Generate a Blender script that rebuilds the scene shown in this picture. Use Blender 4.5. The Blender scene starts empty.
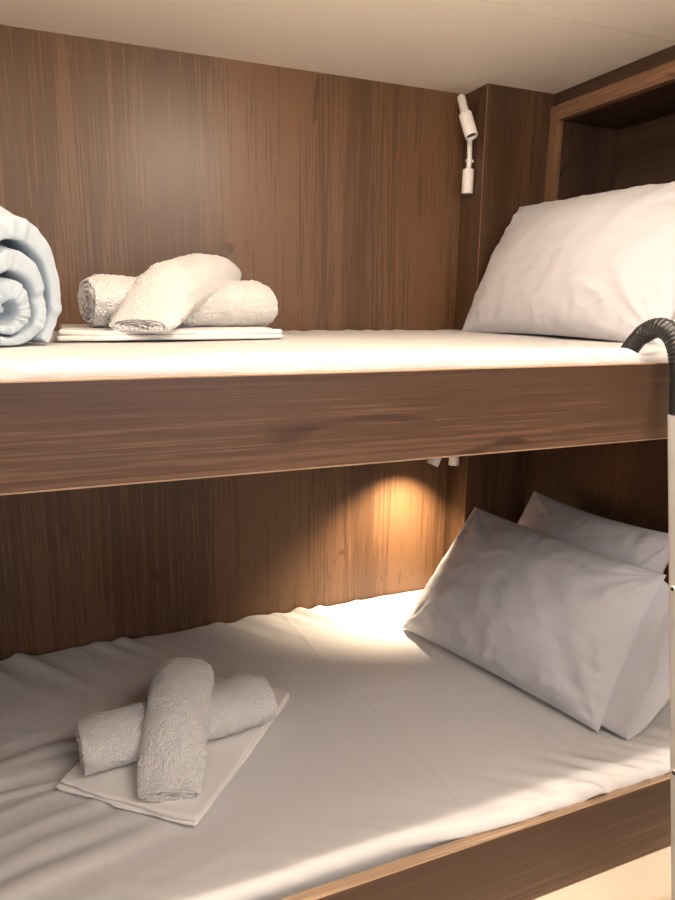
import bpy, math, random
import numpy as np
from mathutils import Vector, Matrix, noise

S = bpy.context.scene
COL = S.collection
Z0 = 1.25                      # eye height above the cabin floor; coordinates below are relative to the eye

# ------------------------------------------------------------------ camera
cam_d = bpy.data.cameras.new('camera'); cam = bpy.data.objects.new('camera', cam_d); COL.objects.link(cam)
R = ((0.92410934, 0.06948191, -0.37575815), (-0.38193426, 0.19926445, -0.90245216), (0.01217114, 0.97747938, 0.21067966))
# rows are the world axes seen from the camera, i.e. this is camera-to-world
m3 = Matrix(((R[0][0], R[0][1], R[0][2]), (R[1][0], R[1][1], R[1][2]), (R[2][0], R[2][1], R[2][2])))
cam.matrix_world = Matrix.Translation((0, 0, Z0)) @ m3.to_4x4()
cam_d.sensor_fit = 'HORIZONTAL'; cam_d.sensor_width = 36; cam_d.lens = 676/675*36
cam_d.clip_start = 0.02
S.camera = cam

# ------------------------------------------------------------------ world and exposure
w = bpy.data.worlds.new('world'); S.world = w; w.use_nodes = True
w.node_tree.nodes['Background'].inputs[0].default_value = (1.0, 0.93, 0.88, 1)
w.node_tree.nodes['Background'].inputs[1].default_value = 0.05
S.view_settings.view_transform = 'Standard'; S.view_settings.look = 'None'
S.view_settings.exposure = 0.27; S.view_settings.gamma = 1; S.view_settings.use_curve_mapping = False

H, D, F, W = 0.5232, 1.6, 0.747, 1.203        # ceiling, back wall, bunk front face, head wall
XL = -0.85                                     # foot wall
YF = -0.75                                     # wall behind the camera
ZU, ZL = -0.0632, -0.806                       # tops of the two mattresses
FL = -Z0
LAMP_Y = 0.685
WARM = (1.0, 0.80, 0.60)

def area(name, loc, size, power, color, rot=(0, 0, 0), shape='DISK', sy=None, spread=None):
    l = bpy.data.lights.new(name, 'AREA'); l.shape = shape; l.size = size
    if sy: l.size_y = sy
    l.energy = power; l.color = color
    if spread: l.spread = spread
    o = bpy.data.objects.new(name, l); COL.objects.link(o)
    o.location = (loc[0], loc[1], loc[2] + Z0); o.rotation_euler = rot
    return o
# two opal globe lamps under the ceiling (their glow comes from their own bulbs, built below)
LAMP_XS = (0.42, -0.40)
LAMP_GLOW = (690.0, 560.0)
# unseen narrow-beam strip, added to brighten the front edge of the lower sheet
STRIP_X, STRIP_L = 0.40, 1.9
area('strip_fill', (STRIP_X, LAMP_Y, H-0.0035), STRIP_L, 1.15, (1.0, 0.86, 0.72), shape='RECTANGLE', sy=0.014, spread=math.radians(26))
# unseen diffuse panel over the aisle, added as fill for the lower bunk
area('panel_fill', (0.62, -0.05, H-0.0155), 0.8, 3.3, (0.68, 0.80, 1.0), shape='RECTANGLE', sy=0.7)
# faint cool fill light added on the unseen wall behind the camera
area('back_fill', (0.15, YF+0.05, 0.05), 1.1, 1.4, (0.58, 0.72, 1.0), rot=(math.radians(90), 0, 0), shape='RECTANGLE', sy=0.6)

# ------------------------------------------------------------------ helpers
WO = {}
def obj(name, V, Fc, mat, parent=None, smooth=True, label=None, kind=None, angle=None, wo=None):
    V = np.asarray(V, dtype=float)
    mn, mx = V.min(0), V.max(0)
    o0 = np.array(wo) if wo is not None else np.array([(mn[0]+mx[0])/2, (mn[1]+mx[1])/2, mn[2]])
    me = bpy.data.meshes.new(name)
    me.from_pydata((V-o0).tolist(), [], [list(map(int, f)) for f in Fc])
    me.validate(); me.update()
    me.materials.append(mat)
    if smooth:
        me.polygons.foreach_set('use_smooth', [True]*len(me.polygons))
        if angle: me.set_sharp_from_angle(angle=math.radians(angle))
    o = bpy.data.objects.new(name, me); COL.objects.link(o)
    WO[o.name] = o0
    if parent is not None:
        o.parent = parent; o.location = (o0-WO[parent.name]).tolist()
    else:
        o.location = (o0[0], o0[1], o0[2]+Z0)
    if label: o['label'] = label
    if kind: o['kind'] = kind
    return o
def thing(name, loc, label, cat, group=None):
    o = bpy.data.objects.new(name, None); COL.objects.link(o)
    WO[o.name] = np.array(loc, float); o.location = (loc[0], loc[1], loc[2]+Z0)
    o.empty_display_size = 0.05
    tag(o, label, cat, group); return o
def tag(o, label, cat, group=None):
    o['label'] = label; o['category'] = cat
    if group: o['group'] = group
    return o
class MB:
    def __init__(s): s.v = []; s.f = []
    def add(s, V, Fc):
        n = len(s.v); s.v.extend([list(map(float, p)) for p in V]); s.f.extend([[i+n for i in f] for f in Fc]); return s
    def box(s, x0, x1, y0, y1, z0, z1, b=0.0):
        if b <= 0:
            V = [(x, y, z) for x in (x0, x1) for y in (y0, y1) for z in (z0, z1)]
            s.add(V, [(0,1,3,2),(4,6,7,5),(0,4,5,1),(2,3,7,6),(0,2,6,4),(1,5,7,3)]); return s
        # chamfered box
        import bmesh
        bm = bmesh.new(); vs = [bm.verts.new((x, y, z)) for x in (x0, x1) for y in (y0, y1) for z in (z0, z1)]
        for f in [(0,1,3,2),(4,6,7,5),(0,4,5,1),(2,3,7,6),(0,2,6,4),(1,5,7,3)]: bm.faces.new([vs[i] for i in f])
        bmesh.ops.bevel(bm, geom=bm.edges[:], offset=b, segments=2, affect='EDGES', profile=0.5)
        bm.verts.index_update(); bmesh.ops.recalc_face_normals(bm, faces=bm.faces[:])
        s.add([v.co[:] for v in bm.verts], [[v.index for v in f.verts] for f in bm.faces]); bm.free(); return s
    def tube(s, pts, r, n=24, cap=True, straight=False):
        # round tube along a polyline, radius a number or a list
        P = [Vector(p) for p in pts]; m = len(P); rr = r if isinstance(r, (list, tuple)) else [r]*m
        T = [((P[min(i+1, m-1)]-P[max(i-1, 0)])).normalized() for i in range(m)]
        if straight: T = [(P[1]-P[0]).normalized()]*m
        ref = Vector((0, 0, 1)) if abs(T[0].z) < 0.9 else Vector((1, 0, 0))
        a = T[0].cross(ref).normalized(); V = []; Fc = []
        for i in range(m):
            a = (a-T[i]*a.dot(T[i])).normalized(); b = T[i].cross(a)
            for k in range(n):
                t = 2*math.pi*k/n; V.append(P[i]+(a*math.cos(t)+b*math.sin(t))*rr[i])
        for i in range(m-1):
            for k in range(n):
                k2 = (k+1) % n; Fc.append((i*n+k, i*n+k2, (i+1)*n+k2, (i+1)*n+k))
        if cap: Fc.append(list(range(n))[::-1]); Fc.append([(m-1)*n+k for k in range(n)])
        s.add(V, Fc); return s
    def build(s, name, mat, parent=None, **k): return obj(name, s.v, s.f, mat, parent, **k)
def grid_faces(nu, nv, close_v=False, flip=False):
    Fc = []
    for i in range(nu-1):
        for j in range(nv if close_v else nv-1):
            j2 = (j+1) % nv
            q = (i*nv+j, (i+1)*nv+j, (i+1)*nv+j2, i*nv+j2)
            Fc.append(q[::-1] if flip else q)
    return Fc
def N(x, y, z=0.0): return noise.noise(Vector((x, y, z)))
def smooth(a, b, x):
    t = min(1, max(0, (x-a)/(b-a))); return t*t*(3-2*t)

# ------------------------------------------------------------------ materials
def new_mat(name):
    m = bpy.data.materials.new(name); m.use_nodes = True; nt = m.node_tree
    return m, nt, nt.nodes['Principled BSDF']
def plain(name, col, rough=0.5, metal=0.0, coat=0.0):
    m, nt, b = new_mat(name)
    n = nt.nodes.new('ShaderNodeTexNoise'); n.inputs['Scale'].default_value = 60
    tc = nt.nodes.new('ShaderNodeTexCoord'); nt.links.new(tc.outputs['Object'], n.inputs['Vector'])
    mx = nt.nodes.new('ShaderNodeMix'); mx.data_type = 'RGBA'
    mx.inputs[6].default_value = (*[c*0.95 for c in col], 1); mx.inputs[7].default_value = (*[min(1, c*1.04) for c in col], 1)
    nt.links.new(n.outputs['Fac'], mx.inputs[0]); nt.links.new(mx.outputs[2], b.inputs['Base Color'])
    b.inputs['Roughness'].default_value = rough; b.inputs['Metallic'].default_value = metal; b.inputs['Coat Weight'].default_value = coat
    return m
def wood(name, axis, gain=1.0, tint=(1, 1, 1), seed=0.0, rough=0.42, spec=0.5, coat=0.0):
    """walnut laminate; grain runs along axis"""
    m, nt, b = new_mat(name); L = nt.links.new; Nn = nt.nodes.new
    tc = Nn('ShaderNodeTexCoord')
    def mapped(sc, along, off=0.0):
        mp = Nn('ShaderNodeMapping'); v = [sc, sc, sc]; v[axis] = along
        mp.inputs['Scale'].default_value = v; mp.inputs['Location'].default_value = (seed+off, seed*1.7+off, seed*0.6)
        L(tc.outputs['Object'], mp.inputs['Vector']); return mp.outputs[0]
    def nz(vec, detail=3, rough_=0.55, dist=0.0):
        n = Nn('ShaderNodeTexNoise'); n.inputs['Scale'].default_value = 1; n.inputs['Detail'].default_value = detail
        n.inputs['Roughness'].default_value = rough_; n.inputs['Distortion'].default_value = dist
        L(vec, n.inputs['Vector']); return n.outputs['Fac']
    def mth(op, a, c=None):
        x = Nn('ShaderNodeMath'); x.operation = op
        for i, q in enumerate((a, c)):
            if q is None: continue
            if isinstance(q, (int, float)): x.inputs[i].default_value = q
            else: L(q, x.inputs[i])
        return x.outputs[0]
    band = nz(mapped(8, 0.2), 2, 0.5)                        # board-wide tone
    mid = nz(mapped(55, 0.8, 3), 4, 0.6, 0.25)                 # streaks
    fine = nz(mapped(230, 3.2, 7), 5, 0.7)                     # fine grain
    figure = nz(mapped(5.5, 0.55, 11), 1.2, 0.4, 0.35)         # cathedral figure
    ring = mth('ADD', mth('MULTIPLY', mth('SINE', mth('MULTIPLY', figure, 90.0)), 0.5), 0.5)
    ring = mth('POWER', ring, 2.2)
    pore = nz(mapped(700, 14, 5), 2, 0.5)
    mr = Nn('ShaderNodeMapRange'); mr.inputs[1].default_value = 0.60; mr.inputs[2].default_value = 0.72; L(pore, mr.inputs[0])
    knot = nz(mapped(14, 5, 21), 1, 0.4, 1.2)
    kr = Nn('ShaderNodeMapRange'); kr.inputs[1].default_value = 0.73; kr.inputs[2].default_value = 0.80; L(knot, kr.inputs[0])
    s = mth('ADD', mth('MULTIPLY', band, 0.58), mth('MULTIPLY', mid, 0.24))
    s = mth('ADD', s, mth('ADD', mth('MULTIPLY', fine, 0.72), 0.21))
    s = mth('ADD', s, mth('MULTIPLY', ring, -0.035))
    s = mth('ADD', s, mth('MULTIPLY', mr.outputs[0], -0.13))
    s = mth('ADD', s, mth('MULTIPLY', kr.outputs[0], -0.30))
    r = Nn('ShaderNodeValToRGB'); e = r.color_ramp.elements
    def c(v): return (v[0]*gain*tint[0], v[1]*gain*tint[1], v[2]*gain*tint[2], 1)
    e[0].position = 0.45; e[0].color = c((0.055, 0.025, 0.0135))
    e[1].position = 1.30; e[1].color = c((0.30, 0.165, 0.095))
    x = r.color_ramp.elements.new(0.78); x.color = c((0.140, 0.070, 0.037))
    x = r.color_ramp.elements.new(0.98); x.color = c((0.200, 0.108, 0.060))
    L(s, r.inputs[0]); L(r.outputs[0], b.inputs['Base Color'])
    b.inputs['Roughness'].default_value = rough; b.inputs['Specular IOR Level'].default_value = spec; b.inputs['Coat Weight'].default_value = coat; b.inputs['Coat Roughness'].default_value = .33
    bp = Nn('ShaderNodeBump'); bp.inputs['Strength'].default_value = 0.12; bp.inputs['Distance'].default_value = 0.0006
    L(mth('ADD', fine, mth('MULTIPLY', mr.outputs[0], -0.6)), bp.inputs['Height']); L(bp.outputs[0], b.inputs['Normal'])
    return m
def cloth(name, col, scale=1400, bump=0.08, rough=0.85, wrinkle=0.0, wscale=9, crease=0.0, cscale=14):
    m, nt, b = new_mat(name); L = nt.links.new; Nn = nt.nodes.new
    tc = Nn('ShaderNodeTexCoord')
    n = Nn('ShaderNodeTexNoise'); n.inputs['Scale'].default_value = scale; n.inputs['Detail'].default_value = 2; L(tc.outputs['Object'], n.inputs['Vector'])
    n2 = Nn('ShaderNodeTexNoise'); n2.inputs['Scale'].default_value = wscale; n2.inputs['Detail'].default_value = 3; n2.inputs['Distortion'].default_value = 0.6
    L(tc.outputs['Object'], n2.inputs['Vector'])
    mx = Nn('ShaderNodeMix'); mx.data_type = 'RGBA'; mx.inputs[6].default_value = (*[c*0.965 for c in col], 1); mx.inputs[7].default_value = (*[min(1, c*1.02) for c in col], 1)
    L(n.outputs['Fac'], mx.inputs[0]); L(mx.outputs[2], b.inputs['Base Color'])
    b.inputs['Roughness'].default_value = rough
    b.inputs['Sheen Weight'].default_value = 0.15; b.inputs['Sheen Roughness'].default_value = 0.5
    b1 = Nn('ShaderNodeBump'); b1.inputs['Strength'].default_value = wrinkle; b1.inputs['Distance'].default_value = 0.01; L(n2.outputs['Fac'], b1.inputs['Height'])
    b2 = Nn('ShaderNodeBump'); b2.inputs['Strength'].default_value = bump; b2.inputs['Distance'].default_value = 0.0008; L(n.outputs['Fac'], b2.inputs['Height'])
    if crease:
        mp = Nn('ShaderNodeMapping'); mp.inputs['Rotation'].default_value = (.6, .3, .9); mp.inputs['Scale'].default_value = (1.0, .32, 1.0); L(tc.outputs['Object'], mp.inputs['Vector'])
        n3 = Nn('ShaderNodeTexNoise'); n3.noise_type = 'RIDGED_MULTIFRACTAL'; n3.inputs['Scale'].default_value = cscale; n3.inputs['Detail'].default_value = 3
        n3.inputs['Roughness'].default_value = .45; n3.inputs['Distortion'].default_value = 0.5; L(mp.outputs[0], n3.inputs['Vector'])
        b3 = Nn('ShaderNodeBump'); b3.inputs['Strength'].default_value = crease; b3.inputs['Distance'].default_value = 0.004; L(n3.outputs['Fac'], b3.inputs['Height'])
        L(b1.outputs[0], b3.inputs['Normal']); L(b3.outputs[0], b2.inputs['Normal'])
    else: L(b1.outputs[0], b2.inputs['Normal'])
    L(b2.outputs[0], b.inputs['Normal'])
    return m
def terry(name, col):
    m, nt, b = new_mat(name); L = nt.links.new; Nn = nt.nodes.new
    tc = Nn('ShaderNodeTexCoord')
    v = Nn('ShaderNodeTexVoronoi'); v.inputs['Scale'].default_value = 300; v.feature = 'F1'; L(tc.outputs['Object'], v.inputs['Vector'])
    n = Nn('ShaderNodeTexNoise'); n.inputs['Scale'].default_value = 110; n.inputs['Detail'].default_value = 4; L(tc.outputs['Object'], n.inputs['Vector'])
    a = Nn('ShaderNodeMath'); a.operation = 'SUBTRACT'; L(n.outputs['Fac'], a.inputs[0]); L(v.outputs['Distance'], a.inputs[1])
    bp = Nn('ShaderNodeBump'); bp.inputs['Strength'].default_value = 0.85; bp.inputs['Distance'].default_value = 0.005; L(a.outputs[0], bp.inputs['Height'])
    L(bp.outputs[0], b.inputs['Normal'])
    mx = Nn('ShaderNodeMix'); mx.data_type = 'RGBA'; mx.inputs[6].default_value = (*[c*0.9 for c in col], 1); mx.inputs[7].default_value = (*col, 1)
    L(n.outputs['Fac'], mx.inputs[0]); L(mx.outputs[2], b.inputs['Base Color'])
    b.inputs['Roughness'].default_value = 0.95; b.inputs['Sheen Weight'].default_value = 0.3
    return m
M = {}
M['wall_wood'] = wood('walnut_vertical', 2, 0.49, tint=(1, .90, .72), seed=2.3, rough=.40, spec=.55)
M['post_wood'] = wood('walnut_post', 2, 0.34, tint=(1, .92, .78), seed=5.1)
M['board_wood'] = wood('walnut_board', 0, 0.44, tint=(1.0, 0.92, .92), seed=1.1)
M['shelf_shade_y'] = wood('walnut_shelf_shade', 1, 0.2, seed=8.2)  # shade of the niche put into the wood colour
M['shelf_shade_z'] = wood('walnut_shelf_side_shade', 2, 0.2, seed=6.2)  # same walnut, darkened for the shade inside the niche
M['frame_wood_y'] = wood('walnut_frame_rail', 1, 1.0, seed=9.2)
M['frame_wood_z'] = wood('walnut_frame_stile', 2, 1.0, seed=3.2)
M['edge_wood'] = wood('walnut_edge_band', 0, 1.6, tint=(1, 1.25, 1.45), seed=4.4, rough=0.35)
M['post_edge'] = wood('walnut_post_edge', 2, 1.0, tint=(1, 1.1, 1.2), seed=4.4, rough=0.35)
M['ceiling'] = plain('cream_ceiling_panel', (0.94, 0.87, 0.77), 0.55)
M['white_wall'] = plain('cream_wall', (0.50, 0.46, 0.42), 0.6)
M['floor'] = plain('cream_floor', (0.74, 0.62, 0.48), 0.45)
M['seam'] = plain('ceiling_seam', (0.60, 0.52, 0.44), 0.8)  # slightly darker joint line between ceiling panels
M['sheet'] = cloth('white_cotton_sheet', (0.65, 0.64, 0.64), 1600, 0.06, 0.75, 0.2, 11, crease=.10, cscale=11)
M['pillow'] = cloth('white_cotton_pillowcase', (0.57, 0.575, 0.625), 1600, 0.06, 0.72, 0.35, 16, crease=.28, cscale=17)
M['folded'] = cloth('white_folded_cotton', (0.82, 0.80, 0.78), 1500, 0.08, 0.8, 0.15, 14)
M['terry'] = terry('white_terry', (0.88, 0.87, 0.87))
M['blanket'] = cloth('pale_blue_quilted_microfibre', (0.47, 0.56, 0.64), 500, 0.35, 0.95, 0.5, 26)
M['white_paint'] = plain('white_powder_coat', (0.85, 0.82, 0.79), 0.35)
M['lens'] = plain('dark_lens', (0.012, 0.012, 0.02), 0.15)
M['rubber'] = plain('black_rubber', (0.016, 0.017, 0.018), 0.38)
M['alu'] = plain('pale_satin_aluminium', (0.58, 0.565, 0.56), 0.42, 0.15)
M['steel'] = plain('steel_screw', (0.55, 0.53, 0.5), 0.3, 0.9)
M['screw'] = plain('dark_screw_head', (0.06, 0.055, 0.05), 0.35, 0.6)
M['dark'] = plain('dark_recess', (0.02, 0.018, 0.016), 0.7)
def emit(name, col, st):
    m, nt, b = new_mat(name); b.inputs['Emission Color'].default_value = (*col, 1); b.inputs['Emission Strength'].default_value = st
    b.inputs['Base Color'].default_value = (0.8, 0.8, 0.8, 1); return m
M['lamp_on'] = emit('lit_lens', (1.0, 0.78, 0.55), 6.0)
M['fill_pane'] = emit('glowing_fill_pane', (0.85, 0.9, 1.0), 1.2)  # glow of the added opening that serves as fill

# ------------------------------------------------------------------ room shell
XR = 1.75
def struct(name, mat, boxes, **k):
    mb = MB()
    for b in boxes: mb.box(*b)
    return mb.build(name, mat, kind='structure', smooth=False, **k)
struct('floor', M['floor'], [(XL-.05, XR+.05, YF-.05, D+.05, FL-.05, FL)])
struct('ceiling', M['ceiling'], [(XL-.05, XR+.05, YF-.05, D+.05, H, H+.05)])
struct('wall_back', M['wall_wood'], [(XL-.05, XR+.05, D, D+.05, FL, H)], wo=(0.3, D, FL))
struct('wall_left', M['wall_wood'], [(XL-.05, XL, F-.02, D, FL, H)])
struct('wall_foot', M['white_wall'], [(XL-.05, XL, YF, F-.02, FL, H)])
struct('wall_front', M['white_wall'], [(XL-.05, XR+.05, YF-.05, YF, FL, H)])
struct('wall_right', M['white_wall'], [(XR, XR+.05, YF, D, FL, H)])
struct('wall_aisle', M['white_wall'], [(W+.041, XR, F-.02, F+.02, FL, H)])
struct('trim_1', M['seam'], [(XL, XR, 1.1292, 1.1300, H-.0004, H+.001)])
# made-up opening behind the camera, added to carry the cool fill
fr = MB(); 
for b in [(-.45, .75, YF, YF+.02, -.28, -.25), (-.45, .75, YF, YF+.02, .35, .38), (-.45, -.42, YF, YF+.02, -.25, .35), (.72, .75, YF, YF+.02, -.25, .35)]: fr.box(*b)
wf = fr.build('fill_window_1', M['white_paint'], kind='structure', smooth=False)
MB().box(-.42, .72, YF, YF+.008, -.25, .35).build('fill_pane', M['fill_pane'], wf, smooth=False)
# boxed post in the corner
PX, PY = 1.005, 1.503
struct('wall_post', M['post_wood'], [(PX, W+.02, PY, D, FL, H)])
pe = MB(); pe.box(PX-.0012, PX+.0014, PY-.0012, PY+.0014, FL, H)
pe.build('trim_2', M['post_edge'], kind='structure', smooth=False)
# head wall: plain below the upper bunk, boxed shelf above
struct('wall_head', M['post_wood'], [(W, W+.04, F-.02, PY, FL, -.20), (W, W+.04, 0.747, 0.80, -.20, H)])

sh = thing('wall_shelf', (W+.1, 1.14, -.10), 'wooden box shelf with painted-in shade recessed in head wall above upper bunk pillow', 'shelf')
y0, y1, zb, zt = 0.86, 1.476, -.02, .455
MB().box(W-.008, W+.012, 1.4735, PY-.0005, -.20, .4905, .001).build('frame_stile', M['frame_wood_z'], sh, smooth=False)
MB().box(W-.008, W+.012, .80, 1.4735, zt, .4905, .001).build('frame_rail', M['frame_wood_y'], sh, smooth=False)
MB().box(W+.002, W+.02, .80, PY, .4905, H, 0).build('header_panel', M['shelf_shade_y'], sh, smooth=False)
MB().box(W+.012, W+.205, y1, y1+.015, zb, zt).build('side_panel', M['shelf_shade_z'], sh, smooth=False)
MB().box(W+.012, W+.205, y0-.015, y0, zb, zt).build('side_panel', M['shelf_shade_z'], sh, smooth=False)
MB().box(W+.012, W+.205, y0, y1, zt, zt+.015).build('top_panel', M['shelf_shade_y'], sh, smooth=False)
MB().box(W, W+.205, .80, y1-.003, zb-.18, zb).build('bottom_panel', M['shelf_shade_y'], sh, smooth=False)
MB().box(W+.195, W+.21, y0, y1, zb, zt).build('back_panel', M['shelf_shade_y'], sh, smooth=False)
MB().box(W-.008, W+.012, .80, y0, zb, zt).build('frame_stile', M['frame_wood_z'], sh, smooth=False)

# ------------------------------------------------------------------ bunks
def bunk(zt, zb, label, xr):
    t = thing('bunk', (0.2, 1.17, zb), label, 'bunk', 'wooden bunks fixed to the back wall')
    b = MB().box(XL+.001, xr, F, F+.018, zb, zt, .0008).build('side_board', M['board_wood'], t, smooth=False, label='horizontal grain front board')
    MB().box(XL+.001, xr, F-.0006, F+.018, zt-.0012, zt+.0006).build('edge_band', M['edge_wood'], b, smooth=False)
    MB().box(XL+.001, xr, F-.0006, F+.004, zb-.0004, zb+.0012).build('edge_band', M['edge_wood'], b, smooth=False)
    MB().box(XL+.001, W-.001, F+.018, D-.001, zb+.002, zb+.02).build('base_panel', M['board_wood'], t, smooth=False)
    return t
bunk(-.0795, -.195, 'upper wooden bunk with walnut front board carrying the blue blanket', W-.001)
bunk(-.8215, -.971, 'lower wooden bunk with walnut front board above the cream step', W-.001)
tag(MB().box(XL+.001, XR-.001, .62, D-.001, FL, -.9715, .002).build('step', M['floor'], smooth=False), 'cream step plinth running under the lower bunk board', 'step')

# ------------------------------------------------------------------ mattresses under fitted sheets
def sheet_mesh(y_front, ztop, zlow, disp, fr=.018, nx=400, x0=XL+.004, x1=W-.004, yb=D-.004):
    # profile from the back edge over the top to the front and down
    prof = []
    ys = list(np.linspace(yb, y_front+fr, 130))
    prof += [(yb-.002, ztop-.05), (yb, ztop-.012)]
    prof += [(y, ztop) for y in ys]
    for k in range(1, 14):
        a = math.pi/2*k/13; prof.append((y_front+fr-fr*math.sin(a), ztop-fr+fr*math.cos(a)))
    for z in np.linspace(ztop-fr, zlow, 7)[1:]: prof.append((y_front, z))
    xs = np.linspace(x0, x1, nx); V = []
    n = len(prof)
    for x in xs:
        if x > PX-.004: pass
        for j, (y, z) in enumerate(prof):
            yy = y
            if x > PX-.006 and y > PY-.006: yy = PY-.006
            dx, dy, dz = disp(x, yy, z, j/n)
            V.append((x+dx, yy+dy, z+dz))
    return V, grid_faces(nx, n)
def up_disp(x, y, z, t):
    d = 0.0022*N(x*3.1, y*5, 1.0)+0.001*N(x*14, y*20, 2.0)
    g = smooth(.90, .775, y)                         # gathered front edge, diagonal little folds
    s = x*1.0+(y)*1.1
    amp = .5+.5*N(x*3.3, 7.7)
    w = N(s*26, x*6, 3.0)
    fold = (abs(w)**.8)*(1 if w > 0 else -.4)
    dz = d+g*.018*amp*fold
    dy = -g*.008*amp*fold*smooth(ZU-.001, ZU-.02, z)+ .003*N(x*5, 3.0)*g
    back = smooth(1.50, 1.6, y)
    dz -= .017*math.exp(-((x-.8245)/.028)**2)*math.exp(-((y-.803)/.032)**2)    # pressed down by the ladder hook
    dz += back*(.003*N(x*34, y*8, 5)-.001)
    return 0, dy, dz
def low_disp(x, y, z, t):
    d = .004*N(x*2.3, y*3.5, 11.0)+.0012*N(x*9, y*12, 12.0)
    g = smooth(.90, .79, y)
    s = x*.9+y*1.3
    # right-hand gathers on the front edge
    amp = .25+1.0*math.exp(-((x-.80)/.13)**2)+.8*math.exp(-((x-.99)/.10)**2)
    w = N(s*28, x*7, 13.0)
    fold = (abs(w)**.75)*(1 if w > 0 else -.5)
    dz = d+g*.009*amp*fold
    hi = smooth(-.832, -.822, z)
    dy = -g*.004*amp*fold-(.016*smooth(.42, .66, x)*g)*hi+.010*smooth(.56, .42, x)*g*smooth(-.2, .1, x)
    # long stretched folds on the near-left of the sheet
    L = smooth(.32, -.1, x)*smooth(.80, .86, y)*smooth(1.45, 1.15, y)
    u = y*1.0-x*.28+.02*N(x*5, y*5, 20)
    w2 = N(u*21, x*1.8, 14.0)
    dz += L*.015*(abs(w2)**.8)*(1 if w2 > 0 else -.3)
    # gathers against the back wall
    b = smooth(1.36, 1.58, y)*smooth(.95, .6, x)
    u3 = x*1.0+y*.75
    w3 = N(u3*22, y*2.0, 15.0)
    dz += b*.017*(abs(w3)**.8)*(1 if w3 > 0 else -.35)
    # ironing creases across the bed
    for (cx, k, a) in ((.535, -.06, .0018), (.02, .03, .0012), (.80, -.10, .001)):
        q = (x-cx-k*(y-1.2)-.006*N(y*6, cx))/.0035
        if abs(q) < 4: dz += a*math.exp(-q*q)
    q = (y-1.17-.05*(x-.3)-.006*N(x*5, 31))/.004
    if abs(q) < 4: dz += .0010*math.exp(-q*q)
    q = (y-1.115-.02*x-.004*N(x*5, 41))/.006       # a drawn fold left of the towels
    if x < .02 and abs(q) < 4: dz += .005*math.exp(-q*q)*smooth(.02, -.08, x)
    # dip at the front-left where the board shows a gap
    return 0, dy, dz
for (zt, zlow, disp, lab, yf) in ((ZU, -.17, up_disp, 'thin white sheeted mattress of the upper bunk', F+.0195),
                              (ZL, -.945, low_disp, '', F+.026)):
    t = thing('mattress', (.18, 1.18, zlow), lab if zt == ZU else 'mattress of the lower bunk in a creased white fitted sheet', 'mattress', 'mattresses in white fitted sheets')
    MB().box(XL+.012, PX-.02, yf+.02, D-.02, zlow-.004, zt-.02, .01).build('foam_core', M['sheet'], t)
    V, Fc = sheet_mesh(yf, zt, zlow, disp, fr=.02 if zt == ZL else .011)
    obj('fitted_sheet', V, Fc, M['sheet'], t)

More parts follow.
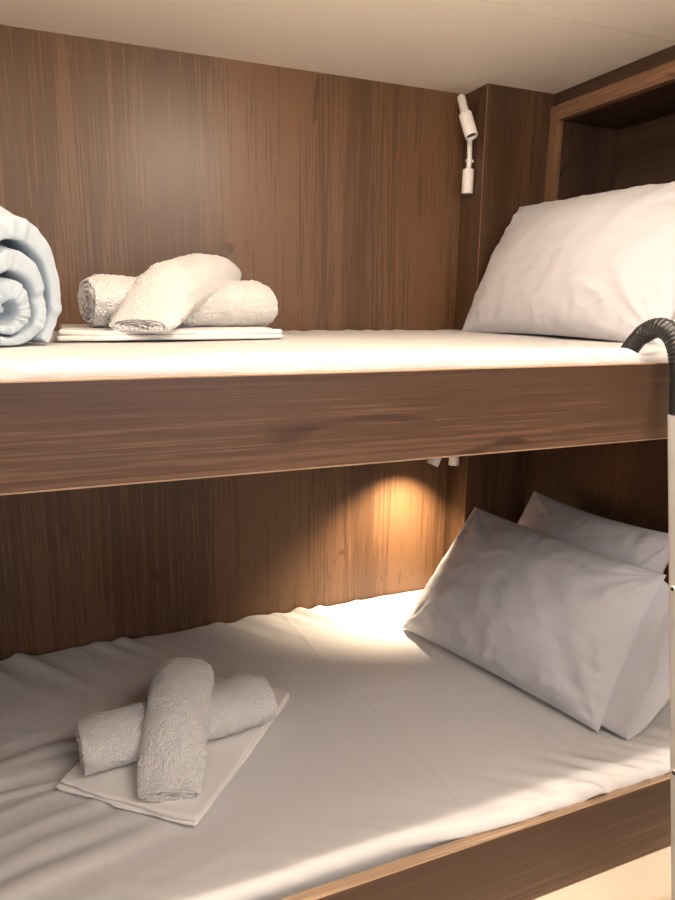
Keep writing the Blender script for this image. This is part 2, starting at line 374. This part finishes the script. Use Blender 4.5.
# ------------------------------------------------------------------ pillows
def lerp(a, b, t): return a+(b-a)*t
def pillow(name, bl, br, tr, tl, thick, label, seed, back=.35, pinch=.10, group=None, hem=None, nu=110, nv=84, wr=1.0, mat='pillow'):
    """bl..tl: the four corners of the case; bulges along the normal; u runs bl->br, v runs bl->tl"""
    bl, br, tr, tl = [np.array(p, float) for p in (bl, br, tr, tl)]
    nrm = np.cross(br-bl, tl-bl); nrm /= np.linalg.norm(nrm)        # faces the viewer for our ordering
    Lu, Lv = np.linalg.norm(br-bl), np.linalg.norm(tl-bl)
    V = []; Fc = []
    idx = {}
    for side in (1, -1):
        for i in range(nu):
            for j in range(nv):
                if side == -1 and (i in (0, nu-1) or j in (0, nv-1)):
                    idx[(side, i, j)] = idx[(1, i, j)]; continue
                a = math.sin((i/(nu-1)-.5)*math.pi)*.5+.5; a = lerp(a, i/(nu-1), .35)
                b = math.sin((j/(nv-1)-.5)*math.pi)*.5+.5; b = lerp(b, j/(nv-1), .35)
                U, Vv = 2*a-1, 2*b-1
                # edges bow inwards between the corners
                pu = U*(1-pinch*(1-Vv*Vv)*abs(U)**2); pv = Vv*(1-pinch*(1-U*U)*abs(Vv)**2)
                ua, va = pu*.5+.5, pv*.5+.5
                p = (bl*(1-ua)+br*ua)*(1-va)+(tl*(1-ua)+tr*ua)*va
                h = ((1-U**2)**.55)*((1-Vv**2)**.55) if abs(U) < 1 and abs(Vv) < 1 else 0
                h = h*(.9+.10*N(U*1.3, Vv*1.3, seed))
                # creases: radial from the corners, strongest near edges
                c = 0
                for k, (cu, cv) in enumerate(((-1, -1), (1, -1), (1, 1), (-1, 1))):
                    du, dv = (U-cu)*Lu/2, (Vv-cv)*Lv/2; r = math.hypot(du, dv)
                    an = math.atan2(dv, du)
                    f = N(an*4.2+k*7, r*5, seed+k)
                    c += (abs(f)**.8)*(1 if f > 0 else -.5)*math.exp(-((r-.10)/.09)**2)
                e = min(1-abs(U), 1-abs(Vv))
                if 1:
                    f = N((U*Lu)*24, (Vv*Lv)*5, seed+9)*smooth(.5, .05, 1-abs(Vv))+N((U*Lu)*5, (Vv*Lv)*24, seed+19)*smooth(.5, .05, 1-abs(U))
                    c += .6*f
                g = N(U*Lu*9+.5*N(U*3, Vv*3, seed), Vv*Lv*9, seed+5)
                g2 = 1-abs(N(U*Lu*6+Vv*Lv*5, Vv*Lv*9-U*3*Lu, seed+29))*3
                mask = smooth(0, .10, e)
                hh = h*thick*(1.0 if side == 1 else back)
                p = p+nrm*side*(hh+mask*wr*(.0055*c+.003*g+.0016*max(0, g2))+.0012)
                idx[(side, i, j)] = len(V); V.append(p)
    for side in (1, -1):
        for i in range(nu-1):
            for j in range(nv-1):
                q = [idx[(side, i, j)], idx[(side, i+1, j)], idx[(side, i+1, j+1)], idx[(side, i, j+1)]]
                if len(set(q)) < 3: continue
                Fc.append(q if side == 1 else q[::-1])
    V = np.array(V)
    o = obj(name, V, Fc, M[mat])
    tag(o, label, 'pillow', group)
    return o, nrm
def strip(o_parent, name, rows, th, mat):
    """open cloth strip with thickness: rows[i][j] is a point"""
    nu, nv = len(rows), len(rows[0]); A = np.array(rows, float)
    du = np.gradient(A, axis=0); dv = np.gradient(A, axis=1); n = np.cross(du, dv); n /= (np.linalg.norm(n, axis=2, keepdims=True)+1e-9)
    V = np.concatenate([(A+n*th/2).reshape(-1, 3), (A-n*th/2).reshape(-1, 3)])
    f1 = grid_faces(nu, nv); k = nu*nv; Fc = f1+[tuple(i+k for i in q[::-1]) for q in f1]
    for i in range(nu-1):
        Fc.append((i*nv, i*nv+k, (i+1)*nv+k, (i+1)*nv)); Fc.append((i*nv+nv-1, (i+1)*nv+nv-1, (i+1)*nv+nv-1+k, i*nv+nv-1+k))
    for j in range(nv-1):
        Fc.append((j, j+1, j+1+k, j+k)); Fc.append(((nu-1)*nv+j, (nu-1)*nv+j+k, (nu-1)*nv+j+1+k, (nu-1)*nv+j+1))
    return obj(name, V, Fc, mat, o_parent)
def bez(p0, p1, p2, p3, n):
    P = [np.array(p, float) for p in (p0, p1, p2, p3)]
    return [P[0]*(1-t)**3+3*P[1]*t*(1-t)**2+3*P[2]*t*t*(1-t)+P[3]*t**3 for t in np.linspace(0, 1, n)]

# upper pillow, leaning on the shelf front
up, nu_ = pillow('pillow', (.950, 1.480, -.068), (.965, .868, -.066), (1.150, .868, .236), (1.113, 1.492, .246), .105,
       'single big white pillow on the upper bunk leaning against the wall shelf', 3.0, back=.35, group='white pillows', pinch=.065, wr=1.25)
def hem_flap(parent, b0, t0, ext_b, ext_t, nrm, depth, seed):
    # open end of the pillowcase: a sleeve that carries on past the filling and curls at its mouth
    b0, t0, eb, et, nrm = [np.array(q, float) for q in (b0, t0, ext_b, ext_t, nrm)]
    rows = []
    nv = 60
    for i in range(22):
        u = i/21; row = []
        for j in range(nv):
            th = 2*math.pi*j/nv*.999
            v = .5-.5*math.cos(th); sd = math.sin(th)
            base = b0*(1-v)+t0*v; out = eb*(1-v)+et*v; out = out+(out-base)*.35*math.sin(math.pi*v)
            p = base+(out-base)*u*(1.0-.12*max(0, sd))
            open_ = depth*(.25+.75*u)*math.copysign(abs(sd)**.8, sd)
            p = p+nrm*(open_+.004*N(v*7, u*2, seed+(3 if sd > 0 else 0)))+(out-base)*.12*N(v*4, sd, seed+5)*u
            row.append(p)
        rows.append(row+[row[0]])
    return strip(parent, 'open_hem', rows, .0012, M['pillow'])
hem_flap(up, (.972, .872, -.050), (1.150, .872, .25), (.985, .80, -.050), (1.16, .795, .24), nu_, .022, 61)
# lower pair
lb, _ = pillow('pillow', (.985, 1.43, -.790), (1.065, .955, -.792), (1.160, .945, -.455), (1.13, 1.375, -.470), .075,
       'rear white pillow of the lower bunk mostly hidden behind the front one', 8.0, back=.4, group='white pillows', pinch=.07)
BL, BR, TR, TL = (.765, 1.395, -.800), (.914, .872, -.798), (1.095, .915, -.520), (.975, 1.412, -.508)
lf, nf = pillow('pillow', BL, BR, TR, TL, .10,
       'front white pillow of the lower bunk with its open pillowcase hem towards the ladder', 14.0, back=.45, group='white pillows', pinch=.03, wr=1.5)
hem_flap(lf, (.922, .892, -.790), (1.090, .922, -.53), (.953, .838, -.801), (1.112, .872, -.56), nf, .034, 71)

# ------------------------------------------------------------------ rolled towels / blanket
def roll(name, p0, p1, a, b, th, turns, mat, label, cat, group, seed, up=(0, 0, 1), rough=.0026, start=0.0, deform=None, flare=.10, flare_len=.03, taper=(1, 1, .1),
         nl=90, gap=.0012, endj=.004, bottom=None, shape=None, seg=56):
    """spiral strip with real thickness swept from p0 to p1; a, b: half width and half height"""
    p0, p1 = np.array(p0, float), np.array(p1, float); ax = p1-p0; L = np.linalg.norm(ax); ax /= L
    upv = np.array(up, float); sx = np.cross(upv, ax); sx /= np.linalg.norm(sx); uz = np.cross(ax, sx)
    m = int(seg*turns); T = np.linspace(0, turns*2*math.pi, m)
    pitch = th+gap; r_out = pitch*turns+th+.003
    outer = []; inner = []
    for t in T:
        r = r_out-pitch*t/(2*math.pi)
        wob = 1+.03*N(math.cos(t)*1.3, math.sin(t)*1.3, seed+t*.12)
        r *= wob
        c, s = math.cos(start-t), math.sin(start-t)
        outer.append((r*c, r*s)); ri = r-th; inner.append((ri*c, ri*s))
    loop = outer+inner[::-1]; n = len(loop); tt = list(T)+list(T[::-1]); io = [1]*m+[0]*m
    ls = [0, .0012, .004, .009]; ls = ls+list(np.linspace(.014, L-.014, nl))+[L-x for x in ls[::-1]]
    if shape:
        loop = [tuple(np.array(shape(x/r_out, y/r_out))*r_out) for x, y in loop]
        outer = loop[:m]; inner = loop[m:][::-1]
    LA = np.array(loop); c0 = (LA.max(0)+LA.min(0))/2; hh = (LA.max(0)-LA.min(0))/2
    loop = [(x-c0[0], y-c0[1]) for x, y in loop]; outer = loop[:m]; inner = loop[m:][::-1]
    V = []; ka, kb = a/hh[0], b/hh[1]
    mids = [((outer[i][0]+inner[i][0])/2, (outer[i][1]+inner[i][1])/2) for i in range(m)]; mids = mids+mids[::-1]
    for l in ls:
        e = min(l, L-l); rnd = math.sqrt(max(0, 1-(1-min(1, e/.006))**2)) if e < .006 else 1
        fl = 1-flare*(1-smooth(0, flare_len, e))
        tp = (taper[0]+(1-taper[0])*smooth(0, taper[2], l))*(taper[1]+(1-taper[1])*smooth(0, taper[2], L-l))
        for k in range(n):
            x, y = loop[k]; mx_, my_ = mids[k]
            q = .45+.55*rnd; x = mx_+(x-mx_)*q; y = my_+(y-my_)*q
            r = math.hypot(x, y)
            X, Y = x*ka*fl, (y*kb+b)*fl*tp-b
            jit = endj*N(tt[k]*1.1, seed)+.5*endj*N(tt[k]*5, seed+3)
            w = 1 if l < L/2 else -1
            ll = l+w*jit*smooth(.05, 0, e)
            P = p0+ax*ll+sx*X+uz*Y
            if io[k]:
                nn = N(P[0]*55, P[1]*55, P[2]*55+seed)+.8*N(P[0]*150, P[1]*150, P[2]*150)
                big = N(P[0]*9, P[1]*9, P[2]*9+seed)
                dr = (rough*nn+.003*big)/max(r, .01)
                P = P+sx*X*dr/max(ka, .1)*ka+uz*Y*dr
            if deform: P = deform(P)
            if bottom is not None and P[2] < bottom:
                P = P.copy(); P[2] = bottom+(P[2]-bottom)*.04
            V.append(P)
    Fc = grid_faces(len(ls), n, close_v=True)
    K = (len(ls)-1)*n
    for i in range(m-1):
        Fc.append((i, i+1, n-2-i, n-1-i)); Fc.append((K+i, K+n-1-i, K+n-2-i, K+i+1))
    o = obj(name, V, Fc, mat); tag(o, label, cat, group); return o

SL = .024     # height of the folded stack
# squeeze of a roll where another crosses it
def squeeze(cx, cy, dirx, diry, width, depth, z0):
    def f(P):
        d = abs((P[0]-cx)*diry-(P[1]-cy)*dirx)
        k = math.exp(-(d/width)**2)
        P = P.copy(); P[2] = z0+(P[2]-z0)*(1-depth*k); return P
    return f
# --- folded flat linen
def folded(name, c, t, layers, label, seed, mat='folded'):
    """c: four corners (A near-left, B near-right, C far-right, Dd far-left) on the bed; a stack of cloth layers"""
    c = [np.array(p, float) for p in c]; mb = MB(); ctr = sum(c)/4
    nu, nv = 70, 60; zt = c[0][2]
    th = t/layers
    for L_ in range(layers):
        off = np.array([.004*N(L_, seed), .004*N(L_, seed+4), 0]); sc = 1-.012*L_*(1+.4*N(L_*3.1, seed))
        V = []; idx = {}
        for side in (1, -1):
            for i in range(nu):
                for j in range(nv):
                    if side == -1 and (i in (0, nu-1) or j in (0, nv-1)): idx[(side, i, j)] = idx[(1, i, j)]; continue
                    a = lerp(math.sin((i/(nu-1)-.5)*math.pi)*.5+.5, i/(nu-1), .5); b = lerp(math.sin((j/(nv-1)-.5)*math.pi)*.5+.5, j/(nv-1), .5)
                    p = (c[0]*(1-a)+c[1]*a)*(1-b)+(c[3]*(1-a)+c[2]*a)*b
                    # round the corners a little, wavy hem
                    U, W_ = 2*a-1, 2*b-1
                    p = ctr+(p-ctr)*sc*(1-.03*(abs(U)*abs(W_))**6)+off
                    p = p+(p-ctr)*(.035*N(U*1.6, W_*1.6, seed+L_*2.7)+.010*N(U*6, W_*6, seed+L_))
                    e = min(1-abs(U), 1-abs(W_)); h = min(1, e/.035); h = math.sqrt(max(0, 1-(1-h)**2))
                    z = zt+th*(L_+.5)+side*th*.53*h
                    z += smooth(0, .1, e)*.0012*N(p[0]*25, p[1]*25, seed+L_)+.005*(L_/layers+.3)*N(p[0]*11, p[1]*11, seed+2)
                    idx[(side, i, j)] = len(V); V.append((p[0], p[1], max(z, zt+.0004) if L_ == 0 else z))
        Fc = []
        for side in (1, -1):
            for i in range(nu-1):
                for j in range(nv-1):
                    q = [idx[(side, i, j)], idx[(side, i+1, j)], idx[(side, i+1, j+1)], idx[(side, i, j+1)]]
                    Fc.append(q if side == 1 else q[::-1])
        mb.add(V, Fc)
    o = mb.build(name, M[mat]); tag(o, label, 'linen', 'folded bed linen under the towel rolls'); return o
zu = ZU+.002
folded('folded_sheet', [(.002, 1.13, zu), (.385, 1.165, zu), (.40, 1.50, zu), (.01, 1.50, zu)], .016, 2,
       'flat folded cream sheet under the rolled towels on the upper bunk', 2.0)
zl = ZL+.003
folded('folded_sheet', [(-.052, 1.092, zl), (.150, .915, zl), (.412, 1.213, zl), (.21, 1.38, zl)], .014, 2,
       'flat folded white sheet set askew under the rolled towels on the lower bunk', 5.0)
# --- upper towel pair
tz = zu+.015
G = 'rolled white terry towels'
fU = squeeze(.235, 1.30, .195, .30, .06, .15, tz)
roll('rolled_towel', (.056, 1.265, tz+.052), (.400, 1.355, tz+.050), .058, .052, .0072, 4.4, M['terry'],
     'rolled white towel lying lengthwise on the upper bunk beneath the slanting one', 'towel', G, 1.0, start=-1.4, deform=fU, bottom=tz)
roll('rolled_towel', (.122, 1.120, tz+.040), (.318, 1.425, tz+.112), .058, .047, .0072, 4.2, M['terry'],
     'rolled white towel propped slantwise over another roll on the upper bunk', 'towel', G, 4.0, start=-1.6, bottom=tz, taper=(.32, .85, .14))
# --- lower towel pair
lz = zl+.013
fL = squeeze(.155, 1.13, .07, .27, .06, .25, lz)
roll('rolled_towel', (-.008, 1.118, lz+.048), (.335, 1.150, lz+.048), .062, .050, .0075, 4.4, M['terry'],
     'rolled white towel lying crosswise on the lower bunk beneath the upright one', 'towel', G, 7.0, start=-1.3, deform=fL, bottom=lz)
roll('rolled_towel', (.119, .968, lz+.036), (.190, 1.22, lz+.098), .056, .040, .0075, 4.2, M['terry'],
     'rolled white towel laid on top of the crosswise roll on the lower bunk', 'towel', G, 9.5, start=-1.7, bottom=lz, taper=(.45, .85, .11))
# --- rolled blue blanket at the left edge
def bshape(x, y):
    # drop shape leaning to the right: flat base, high at the left
    y2 = y*(1-.38*x) if y > 0 else y*.80
    r = math.hypot(x, y)
    return x+.06*y+.10*(1-r), y2-.22*(1-r)
roll('rolled_blanket', (-.042, 1.035, ZU+.100), (-.33, 1.30, ZU+.115), .102, .100, .021, 2.7, M['blanket'],
     'thick pale blue quilted blanket rolled up at the left of the upper bunk', 'blanket', None, 12.0, rough=.0006, start=-2.2,
     flare=.14, flare_len=.09, gap=.009, endj=.012, bottom=ZU+.003, shape=bshape, nl=60, seg=110)

# ------------------------------------------------------------------ reading lamps
def reading_lamp(pts, label, lit, head_dir=None):
    # pts: base bottom, base top, joint, stem top, head front, head back, tail end
    bb, bt, jt, st, hf, hb, te = [np.array(p, float) for p in pts]
    t = thing('reading_lamp', bb, label, 'reading lamp', 'small white reading lamps on the corner post')
    MB().tube([bb, bb+(bt-bb)*.02, bt-(bt-bb)*.03, bt], [.0135, .0142, .0142, .0128], 32).build('base_cylinder', M['white_paint'], t, angle=40)
    MB().tube([bb+np.array([.0, .004, .03]), np.array([PX-.0005, bb[1]+.004, bb[2]+.03])], .007, 20).build('wall_mount', M['white_paint'], t, angle=40)
    MB().tube([bt-np.array([0, 0, .002]), jt], .0065, 20).build('neck', M['white_paint'], t, angle=40)
    j = MB().tube([jt+np.array([-.009, 0, 0]), jt+np.array([.009, 0, 0])], .0042, 20).build('joint', M['white_paint'], t, angle=40)
    MB().tube([jt+np.array([.009, 0, 0]), jt+np.array([.0115, 0, 0])], .0032, 16).build('joint_screw', M['steel'], j, angle=40)
    MB().tube([jt, st], .0062, 20).build('stem', M['white_paint'], t, angle=40)
    d = (hf-hb)/np.linalg.norm(hf-hb)
    # head: cylinder with an open hollow mouth
    P = [hb, hb+d*.002, hf-d*.0012, hf, hf-d*.0004, hf-d*.008]; r = [.0140, .0155, .0155, .0147, .0128, .0124]
    hd = MB().tube(P, r, 36, cap=True, straight=True).build('lamp_head', M['white_paint'], t, angle=35)
    MB().tube([hf-d*.0078, hf-d*.0065], .0117, 32).build('lens', M['lamp_on'] if lit else M['lens'], hd, angle=40, label='lit lens' if lit else 'dark lens')
    MB().tube([te, te+(hb-te)*.06, hb-d*-.004], [.0085, .0102, .0102], 24).build('tail_tube', M['white_paint'], t, angle=40)
    return t, hf, d
reading_lamp([(.9893, 1.545, .277), (.9893, 1.545, .335), (.9895, 1.542, .354), (.984, 1.537, .402), (.957, 1.487, .396), (.951, 1.512, .452), (.958, 1.545, .498)],
             'white reading lamp near the ceiling beside the upper bunk pillow with a dark lens', False)
lt, hf, hd_ = reading_lamp([(.9893, 1.545, -.427), (.9893, 1.545, -.369), (.9893, 1.542, -.350), (.975, 1.515, -.31), (.866, 1.452, -.396), (.894, 1.452, -.335), (.925, 1.475, -.285)],
             'lit white reading lamp peeping from under the upper bunk board', True)
sp = bpy.data.lights.new('reading_light', 'SPOT'); sp.energy = 34.0; sp.color = (1.0, .78, .53); sp.spot_size = math.radians(98); sp.spot_blend = 1.0; sp.shadow_soft_size = .008
so = bpy.data.objects.new('reading_light', sp); COL.objects.link(so)
p = hf+hd_*.003; so.location = (p[0], p[1], p[2]+Z0)
so.rotation_euler = Vector((-.12, .36, -1)).to_track_quat('-Z', 'Y').to_euler()

# ------------------------------------------------------------------ ceiling lights (above the aisle, out of frame; strip and panel are added fills)
for i, lx in enumerate(LAMP_XS):
    t = thing('ceiling_light', (lx, LAMP_Y, H-.065), ('small round globe lamp on the ceiling over the front edge of the bunk towels', 'small round globe lamp on the ceiling near the foot of the bunks')[i], 'ceiling light', 'round ceiling lamps')
    MB().tube([(lx, LAMP_Y, H-.0004), (lx, LAMP_Y, H-.006), (lx, LAMP_Y, H-.009)], [.030, .030, .026], 40).build('rim', M['white_paint'], t, angle=40)
    MB().tube([(lx, LAMP_Y, H-.0088), (lx, LAMP_Y, H-.0255)], .009, 24).build('socket', M['white_paint'], t, angle=40)
    V = []; nr, ns = 17, 32
    for a in range(nr):
        th = math.pi*a/(nr-1)
        for k in range(ns):
            ph = 2*math.pi*k/ns; V.append((lx+.020*math.sin(th)*math.cos(ph), LAMP_Y+.020*math.sin(th)*math.sin(ph), H-.045+.020*math.cos(th)))
    obj('bulb', V, grid_faces(nr, ns, close_v=True), emit('glowing_bulb', WARM, LAMP_GLOW[i]), t)
t = thing('ceiling_light', (STRIP_X, LAMP_Y, H-.003), 'long slim fill light strip added in the ceiling along the bunk edge', 'ceiling light')
for yy in (LAMP_Y-.0125, LAMP_Y+.0075):
    MB().box(STRIP_X-STRIP_L/2-.005, STRIP_X+STRIP_L/2+.005, yy, yy+.005, H-.005, H-.0003).build('side_rail', M['white_paint'], t, smooth=False)
MB().box(STRIP_X-STRIP_L/2, STRIP_X+STRIP_L/2, LAMP_Y-.007, LAMP_Y+.007, H-.0028, H-.0003).build('diffuser', M['lamp_on'], t, smooth=False)
t = thing('ceiling_light', (.62, -.05, H-.015), 'broad square white fill light panel added on the aisle ceiling', 'ceiling light')
MB().box(.20, 1.04, -.42, .32, H-.013, H-.0003, .003).build('housing', M['white_paint'], t, smooth=False)
MB().box(.22, 1.02, -.40, .30, H-.0148, H-.0131).build('diffuser', M['lamp_on'], t, smooth=False)

# ------------------------------------------------------------------ hooked ladder at the right edge
LX = .8245; RS = .150            # outward lean per metre of drop
lad = thing('ladder', (LX+.18, .54, FL), 'pale metal bunk ladder hooked over the upper board with black ribbed grips', 'ladder')
def rail_y(z): return .700-RS*(-.150-z)
for k, x in enumerate((LX, LX+.36)):
    hw, hd2, rr = .0155, .011, .006
    sec = []
    for (cx, cy, a0) in ((hw-rr, hd2-rr, 0), (-hw+rr, hd2-rr, 90), (-hw+rr, -hd2+rr, 180), (hw-rr, -hd2+rr, 270)):
        for q in range(7):
            a = math.radians(a0+15*q); sec.append((cx+rr*math.cos(a), cy+rr*math.sin(a)))
    zs = np.linspace(FL+.03, -.150, 20); V = []; ns = len(sec)
    for z in zs:
        for (sx_, sy_) in sec: V.append((x+sx_, rail_y(z)+sy_, z))
    Fc = grid_faces(len(zs), ns, close_v=True, flip=True)+[list(range(ns)), [(len(zs)-1)*ns+i for i in range(ns)][::-1]]
    rail = obj('rail', V, Fc, M['alu'], lad, angle=50)
    MB().box(x-.018, x+.018, rail_y(FL)-.010, rail_y(FL)+.020, FL, FL+.034, .003).build('rubber_foot', M['rubber'], lad, smooth=False)
    for z in (-.124-.276*1, -.124-.276*2, -.124-.276*3):
        yy = rail_y(z); sg = -1 if k == 0 else 1; xx = x+sg*hw      # screws sit on the outer side faces
        MB().tube([(xx-sg*.001, yy, z), (xx+sg*.0008, yy, z), (xx+sg*.0016, yy, z)], [.0050, .0050, .0042], 24).build('washer', M['white_paint'], rail, angle=40)
        MB().tube([(xx+sg*.0012, yy, z), (xx+sg*.0026, yy, z)], [.0034, .0030], 12).build('screw', M['screw'], rail, smooth=False)
    # grip: ribbed tube up, over the board and down to the mattress
    pts = []; rad = []
    path = [np.array([x, .703, -.165]), np.array([x, .706, -.10])]
    path = [np.array(p) for p in [(x, .7005, -.158), (x, .704, -.13), (x, .7065, -.105)]]
    arc = bez((x, .7065, -.105), (x, .710, -.045), (x, .735, -.018), (x, .768, -.0315), 40)+bez((x, .768, -.0315), (x, .786, -.039), (x, .797, -.051), (x, .808, -.0675), 16)[1:]
    dense = [path[0], path[1]]+arc
    # resample evenly
    A = np.array(dense); sl = np.concatenate([[0], np.cumsum(np.linalg.norm(np.diff(A, axis=0), axis=1))])
    n = 220; tt = np.linspace(0, sl[-1], n); P = np.stack([np.interp(tt, sl, A[:, i]) for i in range(3)], 1)
    total = sl[-1]
    r = []
    for q in tt:
        base = .0135
        rib = smooth(.075, .085, q)*smooth(total-.030, total-.040, q)
        ph = (q % .0062)/.0062
        base += rib*.0016*(abs(math.sin(math.pi*ph))**.6)
        if q > total-.002: base *= .93
        if q > total-.0008: base *= .8
        r.append(base)
    MB().tube([tuple(p) for p in P], r, 32).build('grip', M['rubber'], lad, angle=60, label='black ribbed rubber hook grip')
for z in (-.40, -.676, -.952):
    yy = rail_y(z)
    MB().tube([(LX+.0155, yy, z), (LX+.36-.0155, yy, z)], .013, 24).build('rung', M['alu'], lad, angle=40)
